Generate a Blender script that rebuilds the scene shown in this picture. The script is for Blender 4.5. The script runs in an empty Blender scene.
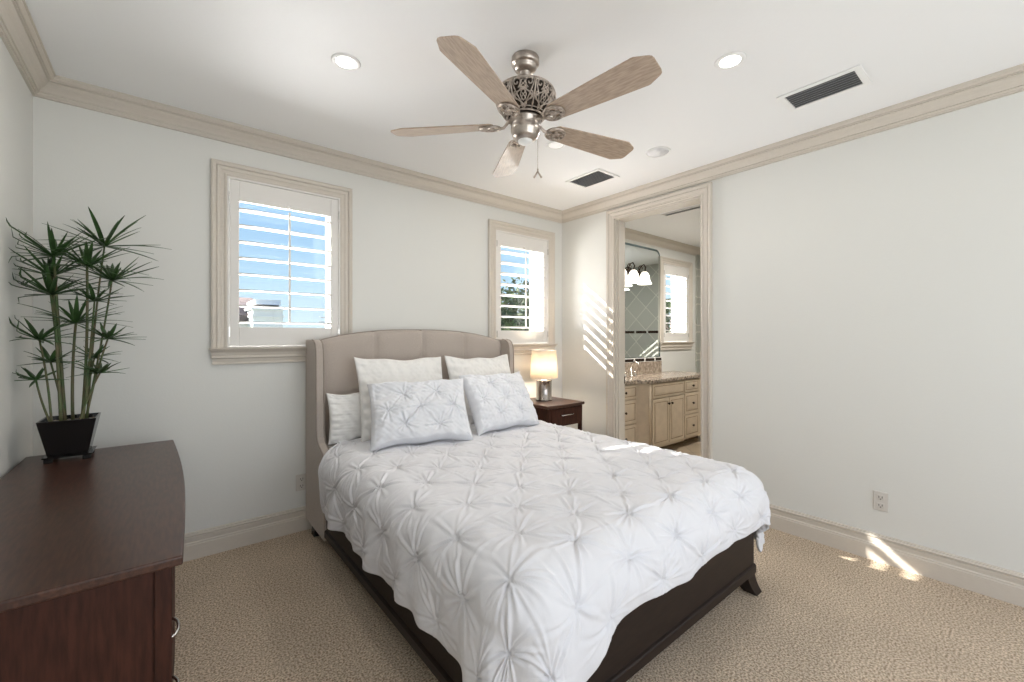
import bpy, math, random
import numpy as np
from mathutils import Vector, Matrix
from math import sin, cos, pi, radians, sqrt, atan2, hypot
random.seed(7); rng = np.random.RandomState(5)
S = bpy.context.scene; COL = S.collection

# ------------------------------------------------------------ camera, sky, lights, exposure
YAW = 50.84
cd = bpy.data.cameras.new('camera'); cam = bpy.data.objects.new('camera', cd); COL.objects.link(cam)
cd.sensor_width = 36; cd.lens = 36*426/1024; cd.shift_y = -(341-337.5)/1024*-1*-1
cam.location = (0, 0, 1.35); cam.rotation_euler = (pi/2, 0, radians(YAW-90)); cd.clip_start = .02
S.camera = cam
S.view_settings.view_transform = 'Standard'; S.view_settings.look = 'None'
S.view_settings.gamma = 1; S.view_settings.use_curve_mapping = False; S.view_settings.exposure = 0.30
S.cycles.max_bounces = 10; S.cycles.diffuse_bounces = 6; S.cycles.use_denoising = True

w = bpy.data.worlds.new('sky'); S.world = w; w.use_nodes = True
nt = w.node_tree; nt.nodes.clear()
tc = nt.nodes.new('ShaderNodeTexCoord'); sp = nt.nodes.new('ShaderNodeSeparateXYZ')
rp = nt.nodes.new('ShaderNodeValToRGB'); bg = nt.nodes.new('ShaderNodeBackground'); wo = nt.nodes.new('ShaderNodeOutputWorld')
e = rp.color_ramp.elements
e[0].position = 0.0; e[0].color = (.74, .90, .98, 1)
e[1].position = .75; e[1].color = (.10, .26, .70, 1)
e2 = e.new(.12); e2.color = (.52, .77, .97, 1)
e3 = e.new(.30); e3.color = (.34, .60, .93, 1)
nt.links.new(tc.outputs['Generated'], sp.inputs[0]); nt.links.new(sp.outputs['Z'], rp.inputs[0])
nt.links.new(rp.outputs[0], bg.inputs[0]); nt.links.new(bg.outputs[0], wo.inputs[0])
bg.inputs[1].default_value = 0.84

def light(name, kind, loc, energy, col=(1, 1, 1), **k):
    l = bpy.data.lights.new(name, kind); l.energy = energy; l.color = col
    for a, b in k.items(): setattr(l, a, b)
    o = bpy.data.objects.new(name, l); o.location = loc; COL.objects.link(o); return o
SUN = Vector((1, -1.09, -.825)).normalized()
sun = light('sun', 'SUN', (-6, 9, 8), 14.0, (1, .95, .87), angle=radians(.5))
sun.rotation_euler = SUN.to_track_quat('-Z', 'Y').to_euler()
# added fill light behind the camera, standing in for unseen daylight
a = light('rear_fill', 'AREA', (1.5, -1.75, 1.35), 40, (1, .96, .92), shape='RECTANGLE', size=3.2, size_y=2.3)
a.rotation_euler = (radians(90), 0, 0)
# added fill lamps outside the windows, aimed in and up to brighten the ceiling
for lx_, lw_ in ((.65, 1.0), (2.79, 1.0), (5.68, 1.0)):
    b_ = light('ceiling_fill', 'AREA', (lx_, 4.75, .98), 230, (1, .98, .96), shape='RECTANGLE', size=lw_*1.7, size_y=1.5)
    b_.rotation_euler = (radians(-120), 0, 0)

# ------------------------------------------------------------ materials
def _new(name):
    m = bpy.data.materials.new(name); m.use_nodes = True
    return m, m.node_tree, m.node_tree.nodes['Principled BSDF']
def mat(name, col, rough=.5, metal=0, bump=0, scale=60, var=0, emis=0, ecol=None, coat=0, stretch=None, trans=0, spec=None, detail=4, col2=None, alpha=1, bdist=.01, sheen=0):
    m, t, b = _new(name)
    b.inputs['Base Color'].default_value = (*col, 1); b.inputs['Roughness'].default_value = rough
    b.inputs['Metallic'].default_value = metal; b.inputs['Coat Weight'].default_value = coat
    b.inputs['Transmission Weight'].default_value = trans; b.inputs['Sheen Weight'].default_value = sheen
    if spec is not None: b.inputs['Specular IOR Level'].default_value = spec
    if emis: b.inputs['Emission Color'].default_value = (*(ecol or col), 1); b.inputs['Emission Strength'].default_value = emis
    tc = t.nodes.new('ShaderNodeTexCoord'); mp = t.nodes.new('ShaderNodeMapping')
    t.links.new(tc.outputs['Object'], mp.inputs[0])
    if stretch: mp.inputs['Scale'].default_value = stretch
    n = t.nodes.new('ShaderNodeTexNoise'); n.inputs['Scale'].default_value = scale; n.inputs['Detail'].default_value = detail
    t.links.new(mp.outputs[0], n.inputs[0])
    if var or col2:
        r = t.nodes.new('ShaderNodeValToRGB'); c2 = col2 or tuple(c*(1-var) for c in col)
        r.color_ramp.elements[0].color = (*c2, 1); r.color_ramp.elements[1].color = (*col, 1)
        r.color_ramp.elements[0].position = .35; r.color_ramp.elements[1].position = .65
        t.links.new(n.outputs[0], r.inputs[0]); t.links.new(r.outputs[0], b.inputs['Base Color'])
    if bump:
        bp = t.nodes.new('ShaderNodeBump'); bp.inputs['Strength'].default_value = bump; bp.inputs['Distance'].default_value = bdist
        t.links.new(n.outputs[0], bp.inputs['Height']); t.links.new(bp.outputs[0], b.inputs['Normal'])
    return m
M = {}
M['wall'] = mat('wall_paint', (.70, .70, .672), .55, bump=.05, scale=90)
M['ceil'] = mat('ceiling_paint', (.85, .855, .86), .6, bump=.05, scale=70)
M['trim'] = mat('trim_paint', (.61, .56, .495), .42, var=.05, scale=40, stretch=(1, 1, 8))
M['shutter'] = mat('shutter_paint', (.74, .72, .69), .4)
M['white'] = mat('white_enamel', (.85, .85, .84), .35)
M['ext'] = mat('outer_reveal', (.85, .84, .82), .6)
M['wood'] = mat('espresso_wood', (.075, .030, .018), .33, bump=.02, scale=14, col2=(.036, .014, .009), stretch=(8, 1, 8), coat=.1)
M['wood2'] = mat('espresso_wood_side', (.058, .018, .010), .5, scale=10, col2=(.030, .009, .005), stretch=(8, 8, 1), spec=.25)
M['bedwood'] = mat('dark_brown_rail', (.022, .013, .010), .45, spec=.25, var=.3, scale=12, stretch=(1, 6, 6))
M['black'] = mat('black_lacquer', (.008, .007, .007), .18)
M['linen'] = mat('taupe_linen', (.50, .435, .385), .9, bump=.35, scale=420, var=.22, bdist=.003, sheen=.2)
M['linenD'] = mat('taupe_linen_welt', (.36, .31, .27), .9, bump=.3, scale=420, var=.2, bdist=.003)
M['duvet'] = mat('white_cotton', (.73, .73, .76), .85, bump=.12, scale=160, bdist=.004, sheen=.15)
M['sham'] = mat('white_cotton_sham', (.73, .74, .775), .85, bump=.12, scale=160, bdist=.004, sheen=.15)
M['cotton'] = mat('plain_white_cotton', (.79, .78, .76), .88, bump=.2, scale=45, bdist=.006)
M['nickel'] = mat('antique_nickel', (.55, .49, .44), .28, metal=1, var=.3, scale=25)
M['nickelD'] = mat('antique_nickel_ornament', (.55, .48, .42), .42, metal=1, var=.35, scale=60)
M['steel'] = mat('brushed_nickel', (.70, .68, .66), .22, metal=1)
M['dark'] = mat('dark_cavity', (.02, .018, .016), .7)
M['blade'] = mat('washed_oak', (.48, .375, .29), .36, coat=.35, scale=9, col2=(.35, .265, .20), stretch=(2, 14, 2), detail=8)
M['bladeW'] = M['blade']
M['leaf'] = mat('leaf_green', (.050, .115, .032), .45, var=.45, scale=18)
M['stem'] = mat('stem_green', (.055, .10, .03), .55, scale=30, col2=(.13, .10, .05), stretch=(1, 1, .4))
M['pebble'] = mat('pale_pebbles', (.42, .36, .30), .8, bump=.8, scale=70, var=.6, bdist=.02)
M['plate'] = mat('outlet_plastic', (.62, .59, .55), .4)
M['slat'] = mat('grey_vent_metal', (.48, .49, .50), .45)
M['grille'] = mat('speaker_grille', (.78, .78, .79), .7, bump=.5, scale=400)
M['vanity'] = mat('cream_glazed_cabinet', (.60, .50, .385), .42, var=.1, scale=12)
M['glaze'] = mat('brown_glaze', (.25, .17, .10), .5)
M['bronze'] = mat('oil_rubbed_bronze', (.04, .025, .018), .35, metal=.8)
M['granite'] = mat('brown_granite', (.50, .42, .34), .2, scale=38, col2=(.09, .065, .05), detail=8)
M['mosaic'] = mat('stone_mosaic', (.50, .42, .34), .5, scale=28, col2=(.22, .17, .13), detail=6)
M['mirror'] = mat('mirror_glass', (.86, .92, .93), .02, metal=1)
M['mirE'] = mat('mirror_bevel', (.22, .30, .33), .08, metal=1)
M['sky_glass'] = mat('window_glass', (1, 1, 1), .0, trans=1, spec=.2)
M['stucco'] = mat('pale_stucco', (.80, .79, .77), .9, bump=.2)
M['tile_roof'] = mat('clay_roof', (.20, .15, .14), .9, var=.4, scale=4)
M['bluewin'] = mat('dark_blue_pane', (.05, .10, .19), .2)
M['foliage'] = mat('tree_foliage', (.07, .12, .035), .6, var=.6, scale=3)
M['bark'] = mat('tree_bark', (.16, .12, .09), .9, var=.4)
M['ground'] = mat('outdoor_ground', (.30, .33, .22), .95, var=.3, scale=.4)
M['frost'] = mat('frosted_glass_shade', (.95, .93, .88), .5, emis=1.6, ecol=(1, .93, .82))
M['lens'] = mat('lamp_lens', (1, 1, 1), .5, emis=6, ecol=(1, .97, .92))
M['shade'] = None

def glass_thin():
    m, t, b = _new('clear_window_pane'); t.nodes.remove(b)
    g = t.nodes.new('ShaderNodeBsdfGlossy'); g.inputs['Roughness'].default_value = 0
    tr = t.nodes.new('ShaderNodeBsdfTransparent'); mx = t.nodes.new('ShaderNodeMixShader'); mx.inputs[0].default_value = .015
    t.links.new(tr.outputs[0], mx.inputs[1]); t.links.new(g.outputs[0], mx.inputs[2])
    t.links.new(mx.outputs[0], t.nodes['Material Output'].inputs[0]); return m
M['pane'] = glass_thin()
def shade_mat():
    m, t, b = _new('lamp_shade_fabric')
    d = t.nodes.new('ShaderNodeBsdfDiffuse'); d.inputs[0].default_value = (.82, .76, .68, 1)
    tl = t.nodes.new('ShaderNodeBsdfTranslucent'); tl.inputs[0].default_value = (.98, .90, .79, 1)
    mx = t.nodes.new('ShaderNodeMixShader'); mx.inputs[0].default_value = .62
    t.links.new(d.outputs[0], mx.inputs[1]); t.links.new(tl.outputs[0], mx.inputs[2])
    t.links.new(mx.outputs[0], t.nodes['Material Output'].inputs[0]); t.nodes.remove(b); return m
M['shade'] = shade_mat()
def carpet_mat():
    m, t, b = _new('beige_carpet'); b.inputs['Roughness'].default_value = .95; b.inputs['Specular IOR Level'].default_value = .1
    tc = t.nodes.new('ShaderNodeTexCoord')
    n = t.nodes.new('ShaderNodeTexNoise'); n.inputs['Scale'].default_value = 120; n.inputs['Detail'].default_value = 3; n.inputs['Roughness'].default_value = .6
    n2 = t.nodes.new('ShaderNodeTexNoise'); n2.inputs['Scale'].default_value = 3
    r = t.nodes.new('ShaderNodeValToRGB'); r.color_ramp.elements[0].position = .36; r.color_ramp.elements[1].position = .62
    r.color_ramp.elements[0].color = (.33, .245, .165, 1); r.color_ramp.elements[1].color = (.93, .78, .61, 1)
    bp = t.nodes.new('ShaderNodeBump'); bp.inputs['Strength'].default_value = .9; bp.inputs['Distance'].default_value = .012
    for x in (n, n2): t.links.new(tc.outputs['Object'], x.inputs[0])
    mx = t.nodes.new('ShaderNodeMixRGB'); mx.blend_type = 'MULTIPLY'; mx.inputs[0].default_value = .25
    t.links.new(n.outputs[0], r.inputs[0]); t.links.new(r.outputs[0], mx.inputs[1]); t.links.new(n2.outputs[0], mx.inputs[2])
    t.links.new(mx.outputs[0], b.inputs['Base Color']); t.links.new(n.outputs[0], bp.inputs['Height']); t.links.new(bp.outputs[0], b.inputs['Normal'])
    return m
M['carpet'] = carpet_mat()
def tile_mat(name, c1, c2, grout, size, rot=45, axis='XZ', strips=()):
    m, t, b = _new(name); b.inputs['Roughness'].default_value = .3
    tc = t.nodes.new('ShaderNodeTexCoord'); sx = t.nodes.new('ShaderNodeSeparateXYZ'); cb = t.nodes.new('ShaderNodeCombineXYZ')
    t.links.new(tc.outputs['Object'], sx.inputs[0]); t.links.new(sx.outputs[axis[0]], cb.inputs[0]); t.links.new(sx.outputs[axis[1]], cb.inputs[1])
    mp = t.nodes.new('ShaderNodeMapping'); mp.inputs['Rotation'].default_value = (0, 0, radians(rot)); t.links.new(cb.outputs[0], mp.inputs[0])
    br = t.nodes.new('ShaderNodeTexBrick'); br.offset = 0; br.inputs['Color1'].default_value = (*c1, 1); br.inputs['Color2'].default_value = (*c2, 1)
    br.inputs['Mortar'].default_value = (*grout, 1); br.inputs['Scale'].default_value = 1; br.inputs['Mortar Size'].default_value = .006
    br.inputs['Brick Width'].default_value = size; br.inputs['Row Height'].default_value = size
    t.links.new(mp.outputs[0], br.inputs[0]); t.links.new(br.outputs[0], b.inputs['Base Color']); return m
M['tile'] = tile_mat('shower_tile', (.40, .40, .36), (.33, .34, .31), (.55, .53, .48), .30, 45, 'YZ')
M['ftile'] = tile_mat('travertine_floor', (.46, .37, .27), (.40, .32, .23), (.30, .24, .18), .40, 45, 'XY')

# ------------------------------------------------------------ geometry helpers
class MB:
    def __init__(s): s.v = []; s.f = []; s.sm = []
    def add(s, vs, fs, smooth=False):
        n = len(s.v); s.v += [tuple(map(float, v)) for v in vs]; s.f += [tuple(i+n for i in f) for f in fs]; s.sm += [smooth]*len(fs); return s
    def box(s, x0, x1, y0, y1, z0, z1):
        return s.add([(x0,y0,z0),(x1,y0,z0),(x1,y1,z0),(x0,y1,z0),(x0,y0,z1),(x1,y0,z1),(x1,y1,z1),(x0,y1,z1)],
                     [(3,2,1,0),(4,5,6,7),(0,1,5,4),(1,2,6,5),(2,3,7,6),(3,0,4,7)])
    def loft(s, rings, closed=True, caps=True, smooth=True, loop=False):
        n = len(rings[0]); vs = [p for r in rings for p in r]; fs = []
        R = len(rings)
        for i in range(R if loop else R-1):
            j2 = (i+1) % R
            for j in range(n if closed else n-1):
                k = (j+1) % n; fs.append((i*n+j, i*n+k, j2*n+k, j2*n+j))
        s.add(vs, fs, smooth)
        if caps and not loop:
            b = len(s.v)-len(vs)
            s.f.append(tuple(b+i for i in reversed(range(n)))); s.f.append(tuple(b+(R-1)*n+i for i in range(n))); s.sm += [False]*2
        return s
    def lathe(s, prof, c=(0, 0, 0), n=32, smooth=True, caps=True):
        return s.loft([[(c[0]+r*cos(2*pi*j/n), c[1]+r*sin(2*pi*j/n), c[2]+z) for j in range(n)] for r, z in prof], smooth=smooth, caps=caps)
    def tube(s, pts, r, n=8, smooth=True, caps=True, loop=False):
        pts = [Vector(p) for p in pts]; rs = r if isinstance(r, (list, tuple)) else [r]*len(pts)
        rings = []; prev = None; N = len(pts)
        for i, p in enumerate(pts):
            a = pts[(i-1) % N] if (loop or i > 0) else p; b = pts[(i+1) % N] if (loop or i < N-1) else p
            d = (b-a).normalized()
            if prev is None: u = d.orthogonal().normalized()
            else: u = (prev-d*prev.dot(d)); u = u.normalized() if u.length > 1e-6 else d.orthogonal().normalized()
            prev = u; q = d.cross(u)
            rings.append([tuple(p+(u*cos(2*pi*j/n)+q*sin(2*pi*j/n))*rs[i]) for j in range(n)])
        return s.loft(rings, caps=caps, smooth=smooth, loop=loop)
    def prism(s, poly, axis, a, b, smooth=False):
        def P(u, v, w): return {'x': (w, u, v), 'y': (u, w, v), 'z': (u, v, w)}[axis]
        return s.loft([[P(u, v, a) for u, v in poly], [P(u, v, b) for u, v in poly]], smooth=smooth)
    def build(s, name, m, parent=None, bevel=0, seg=2, sub=0, weld=False, auto=None):
        me = bpy.data.meshes.new(name); me.from_pydata(s.v, [], s.f); me.update()
        me.polygons.foreach_set('use_smooth', s.sm)
        import bmesh
        bm = bmesh.new(); bm.from_mesh(me)
        if weld: bmesh.ops.remove_doubles(bm, verts=bm.verts, dist=1e-5)
        bmesh.ops.recalc_face_normals(bm, faces=bm.faces); bm.to_mesh(me); bm.free()
        me.materials.append(m)
        o = bpy.data.objects.new(name, me); COL.objects.link(o)
        if parent: o.parent = parent
        if bevel:
            md = o.modifiers.new('bevel', 'BEVEL'); md.width = bevel; md.segments = seg; md.limit_method = 'ANGLE'; md.angle_limit = radians(35)
        if sub:
            md = o.modifiers.new('sub', 'SUBSURF'); md.levels = sub; md.render_levels = sub
        return o
def thing(name, label, cat, loc=(0, 0, 0), group=None):
    o = bpy.data.objects.new(name, None); COL.objects.link(o); o.location = loc; o.empty_display_size = .1
    return tag(o, label, cat, group)
def tag(o, label, cat, group=None, kind=None):
    o['label'] = label; o['category'] = cat
    if group: o['group'] = group
    if kind: o['kind'] = kind
    return o
def struct(o, label=None):
    o['kind'] = 'structure'
    if label: o['label'] = label
    return o
def B(*a): return MB().box(*a)

# ------------------------------------------------------------ room shell
XL, XR, D, YF, H = -.527, 3.351, 3.253, -1.6, 2.691
TB = .27; TR = .14; BX = 6.24; BXE = 6.95; BY = .9
def wall_with_holes(name, axis, a0, a1, z0, z1, c0, c1, holes, m):
    """solid wall cut by rectangular holes (a0,a1,z0,z1)"""
    xs = sorted({a0, a1, *[h[0] for h in holes], *[h[1] for h in holes]}); zs = sorted({z0, z1, *[h[2] for h in holes], *[h[3] for h in holes]})
    inside = lambda i, k: 0 <= i < len(xs)-1 and 0 <= k < len(zs)-1 and not any(h[0] <= (xs[i]+xs[i+1])/2 <= h[1] and h[2] <= (zs[k]+zs[k+1])/2 <= h[3] for h in holes)
    mb = MB()
    def P(u, w, z): return (u, w, z) if axis == 'x' else (w, u, z)
    for i in range(len(xs)-1):
        for k in range(len(zs)-1):
            if not inside(i, k): continue
            u0, u1, q0, q1 = xs[i], xs[i+1], zs[k], zs[k+1]
            for c in (c0, c1): mb.add([P(u0, c, q0), P(u1, c, q0), P(u1, c, q1), P(u0, c, q1)], [(0, 1, 2, 3)])
            if not inside(i-1, k): mb.add([P(u0, c0, q0), P(u0, c1, q0), P(u0, c1, q1), P(u0, c0, q1)], [(0, 1, 2, 3)])
            if not inside(i+1, k): mb.add([P(u1, c0, q0), P(u1, c1, q0), P(u1, c1, q1), P(u1, c0, q1)], [(0, 1, 2, 3)])
            if not inside(i, k-1): mb.add([P(u0, c0, q0), P(u0, c1, q0), P(u1, c1, q0), P(u1, c0, q0)], [(0, 1, 2, 3)])
            if not inside(i, k+1): mb.add([P(u0, c0, q1), P(u0, c1, q1), P(u1, c1, q1), P(u1, c0, q1)], [(0, 1, 2, 3)])
    return struct(mb.build(name, m, weld=True))
W1 = (.306, 1.003); W2 = (2.440, 3.135); W3 = (5.335, 6.02)      # clear openings between the casings
WZ = (1.285, 2.378)
wall_with_holes('wall_back', 'x', XL-.2, XR, -.1, H+.1, D, D+TB, [(*W1, *WZ), (*W2, *WZ)], M['wall'])
wall_with_holes('wall_bathroom_back', 'x', XR, BXE+.15, -.1, H+.1, D, D+TB, [(*W3, *WZ)], M['wall'])
DO = (1.693, 2.548, 2.490)
wall_with_holes('wall_right', 'y', YF-.15, D, -.1, H+.1, XR, XR+TR, [(DO[0], DO[1], -.1, DO[2])], M['wall'])
struct(B(XL-.2, XL, YF-.15, D, -.1, H+.1).build('wall_left', M['wall']))
wall_with_holes('wall_front', 'x', XL, XR, -.1, H+.1, YF-.15, YF, [(-.2, 3.1, .02, 2.45)], M['wall'])  # rear opening is invented, made to hold the fill light
struct(B(XL, XR+TR/2, YF, D, -.1, 0).build('floor', M['carpet']), 'beige looped carpet')
struct(B(XR+TR/2, BXE, BY, D, -.1, -.002).build('floor_bathroom', M['ftile']))
struct(B(XL, BXE, YF, D, H, H+.1).build('ceiling', M['ceil']))
struct(B(XR+TR, BXE, BY-.12, BY, -.1, H+.1).build('wall_bathroom_front', M['tile']))
struct(B(BXE, BXE+.12, BY, D, -.1, H+.1).build('wall_bathroom_right', M['tile']))
o = struct(B(BX, BXE, D-.02, D, 0, H).build('wall_shower_tile', M['tile']))

# mouldings: profile (out, z) swept along a wall with mitred ends
def moulding(name, prof, axis, wall, sgn, a, b, ma=1, mb_=1, m=None):
    rings = []
    for end, mt, s in ((a, ma, 1), (b, mb_, -1)):
        rings.append([((end+s*mt*p, wall+sgn*p, z) if axis == 'x' else (wall+sgn*p, end+s*mt*p, z)) for p, z in prof])
    return struct(MB().loft(rings, smooth=False).build(name, m or M['trim']))
def crownp(H): return [(0, H), (0, H-.100), (.013, H-.100), (.013, H-.090), (.019, H-.090), (.022, H-.080), (.020, H-.077), (.027, H-.077), (.030, H-.070), (.042, H-.056), (.056, H-.044), (.064, H-.032), (.061, H-.029), (.071, H-.029), (.071, H-.022), (.078, H-.022), (.086, H-.014), (.088, H-.008), (.095, H-.008), (.095, H)]
CP = crownp(H)
moulding('trim_1', CP, 'x', D, -1, XL, XR); moulding('trim_2', CP, 'y', XR, -1, YF, D)
moulding('trim_3', CP, 'y', XL, 1, YF, D); moulding('trim_4', CP, 'x', D, -1, XR+TR, BXE, 1, 0)
moulding('trim_5', CP, 'y', XR+TR, 1, BY, D)
BP = [(0, 0), (.022, 0), (.022, .088), (.019, .092), (.019, .100), (.014, .106), (.016, .130), (.013, .137), (.022, .143), (.022, .148), (.012, .153), (.012, .158), (0, .162)]
moulding('baseboard_back', BP, 'x', D, -1, XL, XR)
moulding('baseboard_left', BP, 'y', XL, 1, YF, D)
moulding('baseboard_right', BP, 'y', XR, -1, YF, DO[0]-.085, 1, 0)
moulding('baseboard_corner', BP, 'y', XR, -1, DO[1]+.085, D, 0, 1)

# casings: profile across the width (w from inner edge, out), mitred frame
CW = .085
CAS = [(0, 0), (0, .016), (.010, .019), (.014, .013), (.030, .013), (.036, .018), (.052, .021), (.056, .016), (.060, .024), (.076, .030), (CW, .026), (CW, 0)]
def casing(axis, wall, sgn, a0, a1, z0, z1, parent=None, name='casing', m=None):
    mb = MB()
    def P(u, out, z): return (u, wall+sgn*out, z) if axis == 'x' else (wall+sgn*out, u, z)
    path = [(a0, z0, -1, 0), (a0, z1, -1, 1), (a1, z1, 1, 1), (a1, z0, 1, 0)]
    mb.loft([[P(u+du*w_, o_, z+dz*w_) for w_, o_ in CAS] for u, z, du, dz in path], smooth=False)
    return mb.build(name, m or M['trim'], parent)
d1 = thing('door_1', 'cased doorway opening', 'doorway', (XR, DO[0], 0)); del d1['category']; struct(d1)
def relt(o, parent):
    o.parent = parent; o.location = tuple(-c for c in parent.location)
relt(casing('y', XR, -1, DO[0], DO[1], 0, DO[2]), d1)
relt(casing('y', XR+TR, 1, DO[0], DO[1], 0, DO[2]), d1)
jb = MB(); jb.box(XR-.001, XR+TR+.001, DO[1]-.012, DO[1], 0, DO[2]).box(XR-.001, XR+TR+.001, DO[0], DO[0]+.012, 0, DO[2]).box(XR-.001, XR+TR+.001, DO[0]+.012, DO[1]-.012, DO[2]-.012, DO[2])
relt(jb.build('jamb', M['trim']), d1)
st = MB(); st.box(XR+.03, XR+TR-.03, DO[1]-.024, DO[1]-.012, 0, DO[2]-.012).box(XR+.03, XR+TR-.03, DO[0]+.012, DO[0]+.020, 0, DO[2]-.012)
relt(st.build('door_stop', M['trim']), d1)
relt(B(XR+TR-.03, XR+TR-.008, DO[1]-.018, DO[1]-.011, .90, .97).build('strike_plate', M['bronze']), d1)

def bar_louver(x0, x1, z, y, tilt, chord=.089, th=.011):
    ring = []
    for i in range(12):
        t = 2*pi*i/12; u = chord/2*cos(t); v = th/2*sin(t)
        ring.append((u*cos(tilt)+v*sin(tilt), -u*sin(tilt)+v*cos(tilt)))
    return MB().loft([[(x, y+u, z+v) for u, v in ring] for x in (x0, x1)])
def window(name, x0, x1, zs, tilt):
    r = thing(name, '', 'window', ((x0+x1)/2, D, zs[0])); del r['category']; del r['label']; struct(r)
    def P(o, par=None):
        if par is None: relt(o, r)
        else: o.parent = par; o.location = (0, 0, 0)
        return o
    z0, z1 = zs
    P(casing('x', D, -1, x0, x1, z0, z1))
    sl = MB()
    sill = [(0, z0), (.052, z0), (.056, z0-.004), (.052, z0-.012), (.046, z0-.014), (.030, z0-.030), (.024, z0-.052), (.030, z0-.056), (.030, z0-.064), (.018, z0-.070), (.014, z0-.092), (.022, z0-.096), (.022, z0-.104), (0, z0-.108)]
    xa, xb = x0-CW-.012, x1+CW+.012
    sl.loft([[(x+s*(.056-max(p, .0))*.5, D-p, z) for p, z in sill] for x, s in ((xa, 1), (xb, -1))], smooth=False)
    P(sl.build('window_sill', M['trim']))
    # reveal lining beyond the shutter, white
    # shutter frame + panel
    fr = MB(); g = .012
    ya, yb = D-.014, D+.030
    fr.box(x0, x0+g, ya, yb, z0, z1).box(x1-g, x1, ya, yb, z0, z1).box(x0+g, x1-g, ya, yb, z1-g, z1).box(x0+g, x1-g, ya, yb, z0, z0+g*.6)
    P(fr.build('shutter_frame', M['shutter'], bevel=.002))
    px0, px1 = x0+g+.003, x1-g-.003; sw = .050; lz0, lz1 = 1.418, 2.232
    pn = MB(); yp0, yp1 = D-.010, D+.020
    pn.box(px0, px0+sw, yp0, yp1, z0+.010, z1-g-.003).box(px1-sw, px1, yp0, yp1, z0+.010, z1-g-.003)
    pn.box(px0+sw, px1-sw, yp0, yp1, z0+.010, lz0).box(px0+sw, px1-sw, yp0, yp1, lz1, z1-g-.003)
    pp = P(pn.build('shutter_panel', M['shutter'], bevel=.003))
    for i in range(8):
        P(bar_louver(px0+sw+.001, px1-sw-.001, 2.180-i*.1043, D+.006, radians(tilt)).build('louver', M['shutter']), pp)
    xm = (x0+x1)/2+.004
    P(B(xm-.006, xm+.006, D-.052, D-.041, 1.445, 2.20).build('tilt_rod', M['shutter'], bevel=.002), pp)
    hx = [x0+g-.004, x1-g-.002]
    for x in hx:
        for z in (z0+.10, z1-.13):
            P(B(x, x+.006, D-.020, D-.0105, z-.03, z+.03).build('hinge', M['steel']), pp)
    P(B(xm-.010, xm+.010, D-.018, D-.010, 2.236, 2.252).build('magnet_catch', M['steel']), pp)
    # outer sash and pane
    ss = MB(); y0, y1 = D+.215, D+.255; fw = .030
    ss.box(x0, x0+fw, y0, y1, z0, z1).box(x1-fw, x1, y0, y1, z0, z1).box(x0+fw, x1-fw, y0, y1, z1-fw, z1).box(x0+fw, x1-fw, y0, y1, z0, z0+fw)
    P(ss.build('window_frame', M['ext'], bevel=.003))
    P(B(x0+fw, x1-fw, D+.235, D+.239, z0+fw, z1-fw).build('window_pane', M['pane']))
    return r
window('window_1', *W1, WZ, 1); window('window_2', *W2, WZ, 6)
window('window_3', *W3, WZ, 4)

# ------------------------------------------------------------ outside
struct(B(-4, 9, D+TB+.05, 8.5, .70, .80).build('bounce_slab', M['ext']), 'added white slab outside the windows, unseen, bouncing sun upward')  # unseen slab, added to bounce sun up to the ceiling
struct(B(-1.75, -.62, 4.95, 5.15, .80, 3.16).build('sun_blocker', M['stucco']), 'added unseen white wall blocking low sun from the left window')  # unseen blocker, added to keep sun stripes off the bed
struct(B(-60, 80, D+TB+.6, 120, -3.4, -3.2).build('ground', M['ground']))
def at(px, py, Y):
    u = (px-512)/426; vx, vy = .6314+.7754*u, .7754-.6314*u; t = Y/vy
    return vx*t, 1.35-(py-337.5)/426*t
YH = 22.0
hs = thing('neighbouring_house', 'white neighbouring house with clay tile roof and blocky chimney seen through the left window', 'house', (at(262, 327, YH)[0], YH, -3.2))
def hbox(px0, px1, py0, y0, y1, name, m, z0=-3.2, zb=None, par=None):
    a, z = at(px0, py0, y0); b, _ = at(px1, py0, y0)
    o = B(a, b, y0, y1, z0 if zb is None else at(px0, zb, y0)[1], z).build(name, m, hs)
    o.location = tuple(-c for c in hs.location); return o
hbox(208, 262, 317, YH, YH+7, 'wall', M['stucco'])
hbox(249, 258, 319, YH-.05, YH, 'window', M['bluewin'], zb=325)
# pitched tile roof with rolls
xa, zr0 = at(206, 318, YH-.4); xb, zr1 = at(252, 307, YH+2)
rf = MB()
n = 40
for i in range(n):
    x = xa+(xb-xa)*i/(n-1)
    rf.tube([(x, YH-.4, zr0), (x, YH+2.4, zr0+1.0)], .16, 8)
o = rf.build('roof', M['tile_roof'], hs); o.location = tuple(-c for c in hs.location)
hbox(253, 283, 309, YH-1.6, YH+1, 'chimney', M['stucco'])
hbox(251.5, 285, 306.5, YH-1.75, YH+1.2, 'chimney_cap', M['stucco'], zb=309)
hbox(255, 281, 299, YH-1.4, YH+.9, 'chimney_crown', M['stucco'], zb=304)
hbox(257, 279, 304, YH-1.2, YH+.8, 'chimney_throat', M['dark'], zb=306.5)
hbox(252, 284.5, 314.5, YH-1.7, YH+1.1, 'chimney_band', M['stucco'], zb=316.5)
ax, az = at(326, 312, 20)
an = MB(); an.tube([(ax, 20, -3), (ax, 20, az)], .03).tube([(ax-.22, 20, az-.25), (ax+.22, 20, az-.25)], .02).tube([(ax-.3, 20, az-.45), (ax+.12, 20, az-.45)], .02)
tag(an.build('roof_antenna', M['slat']), 'thin roof antenna mast on the skyline at the right of the left window', 'antenna')

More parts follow.
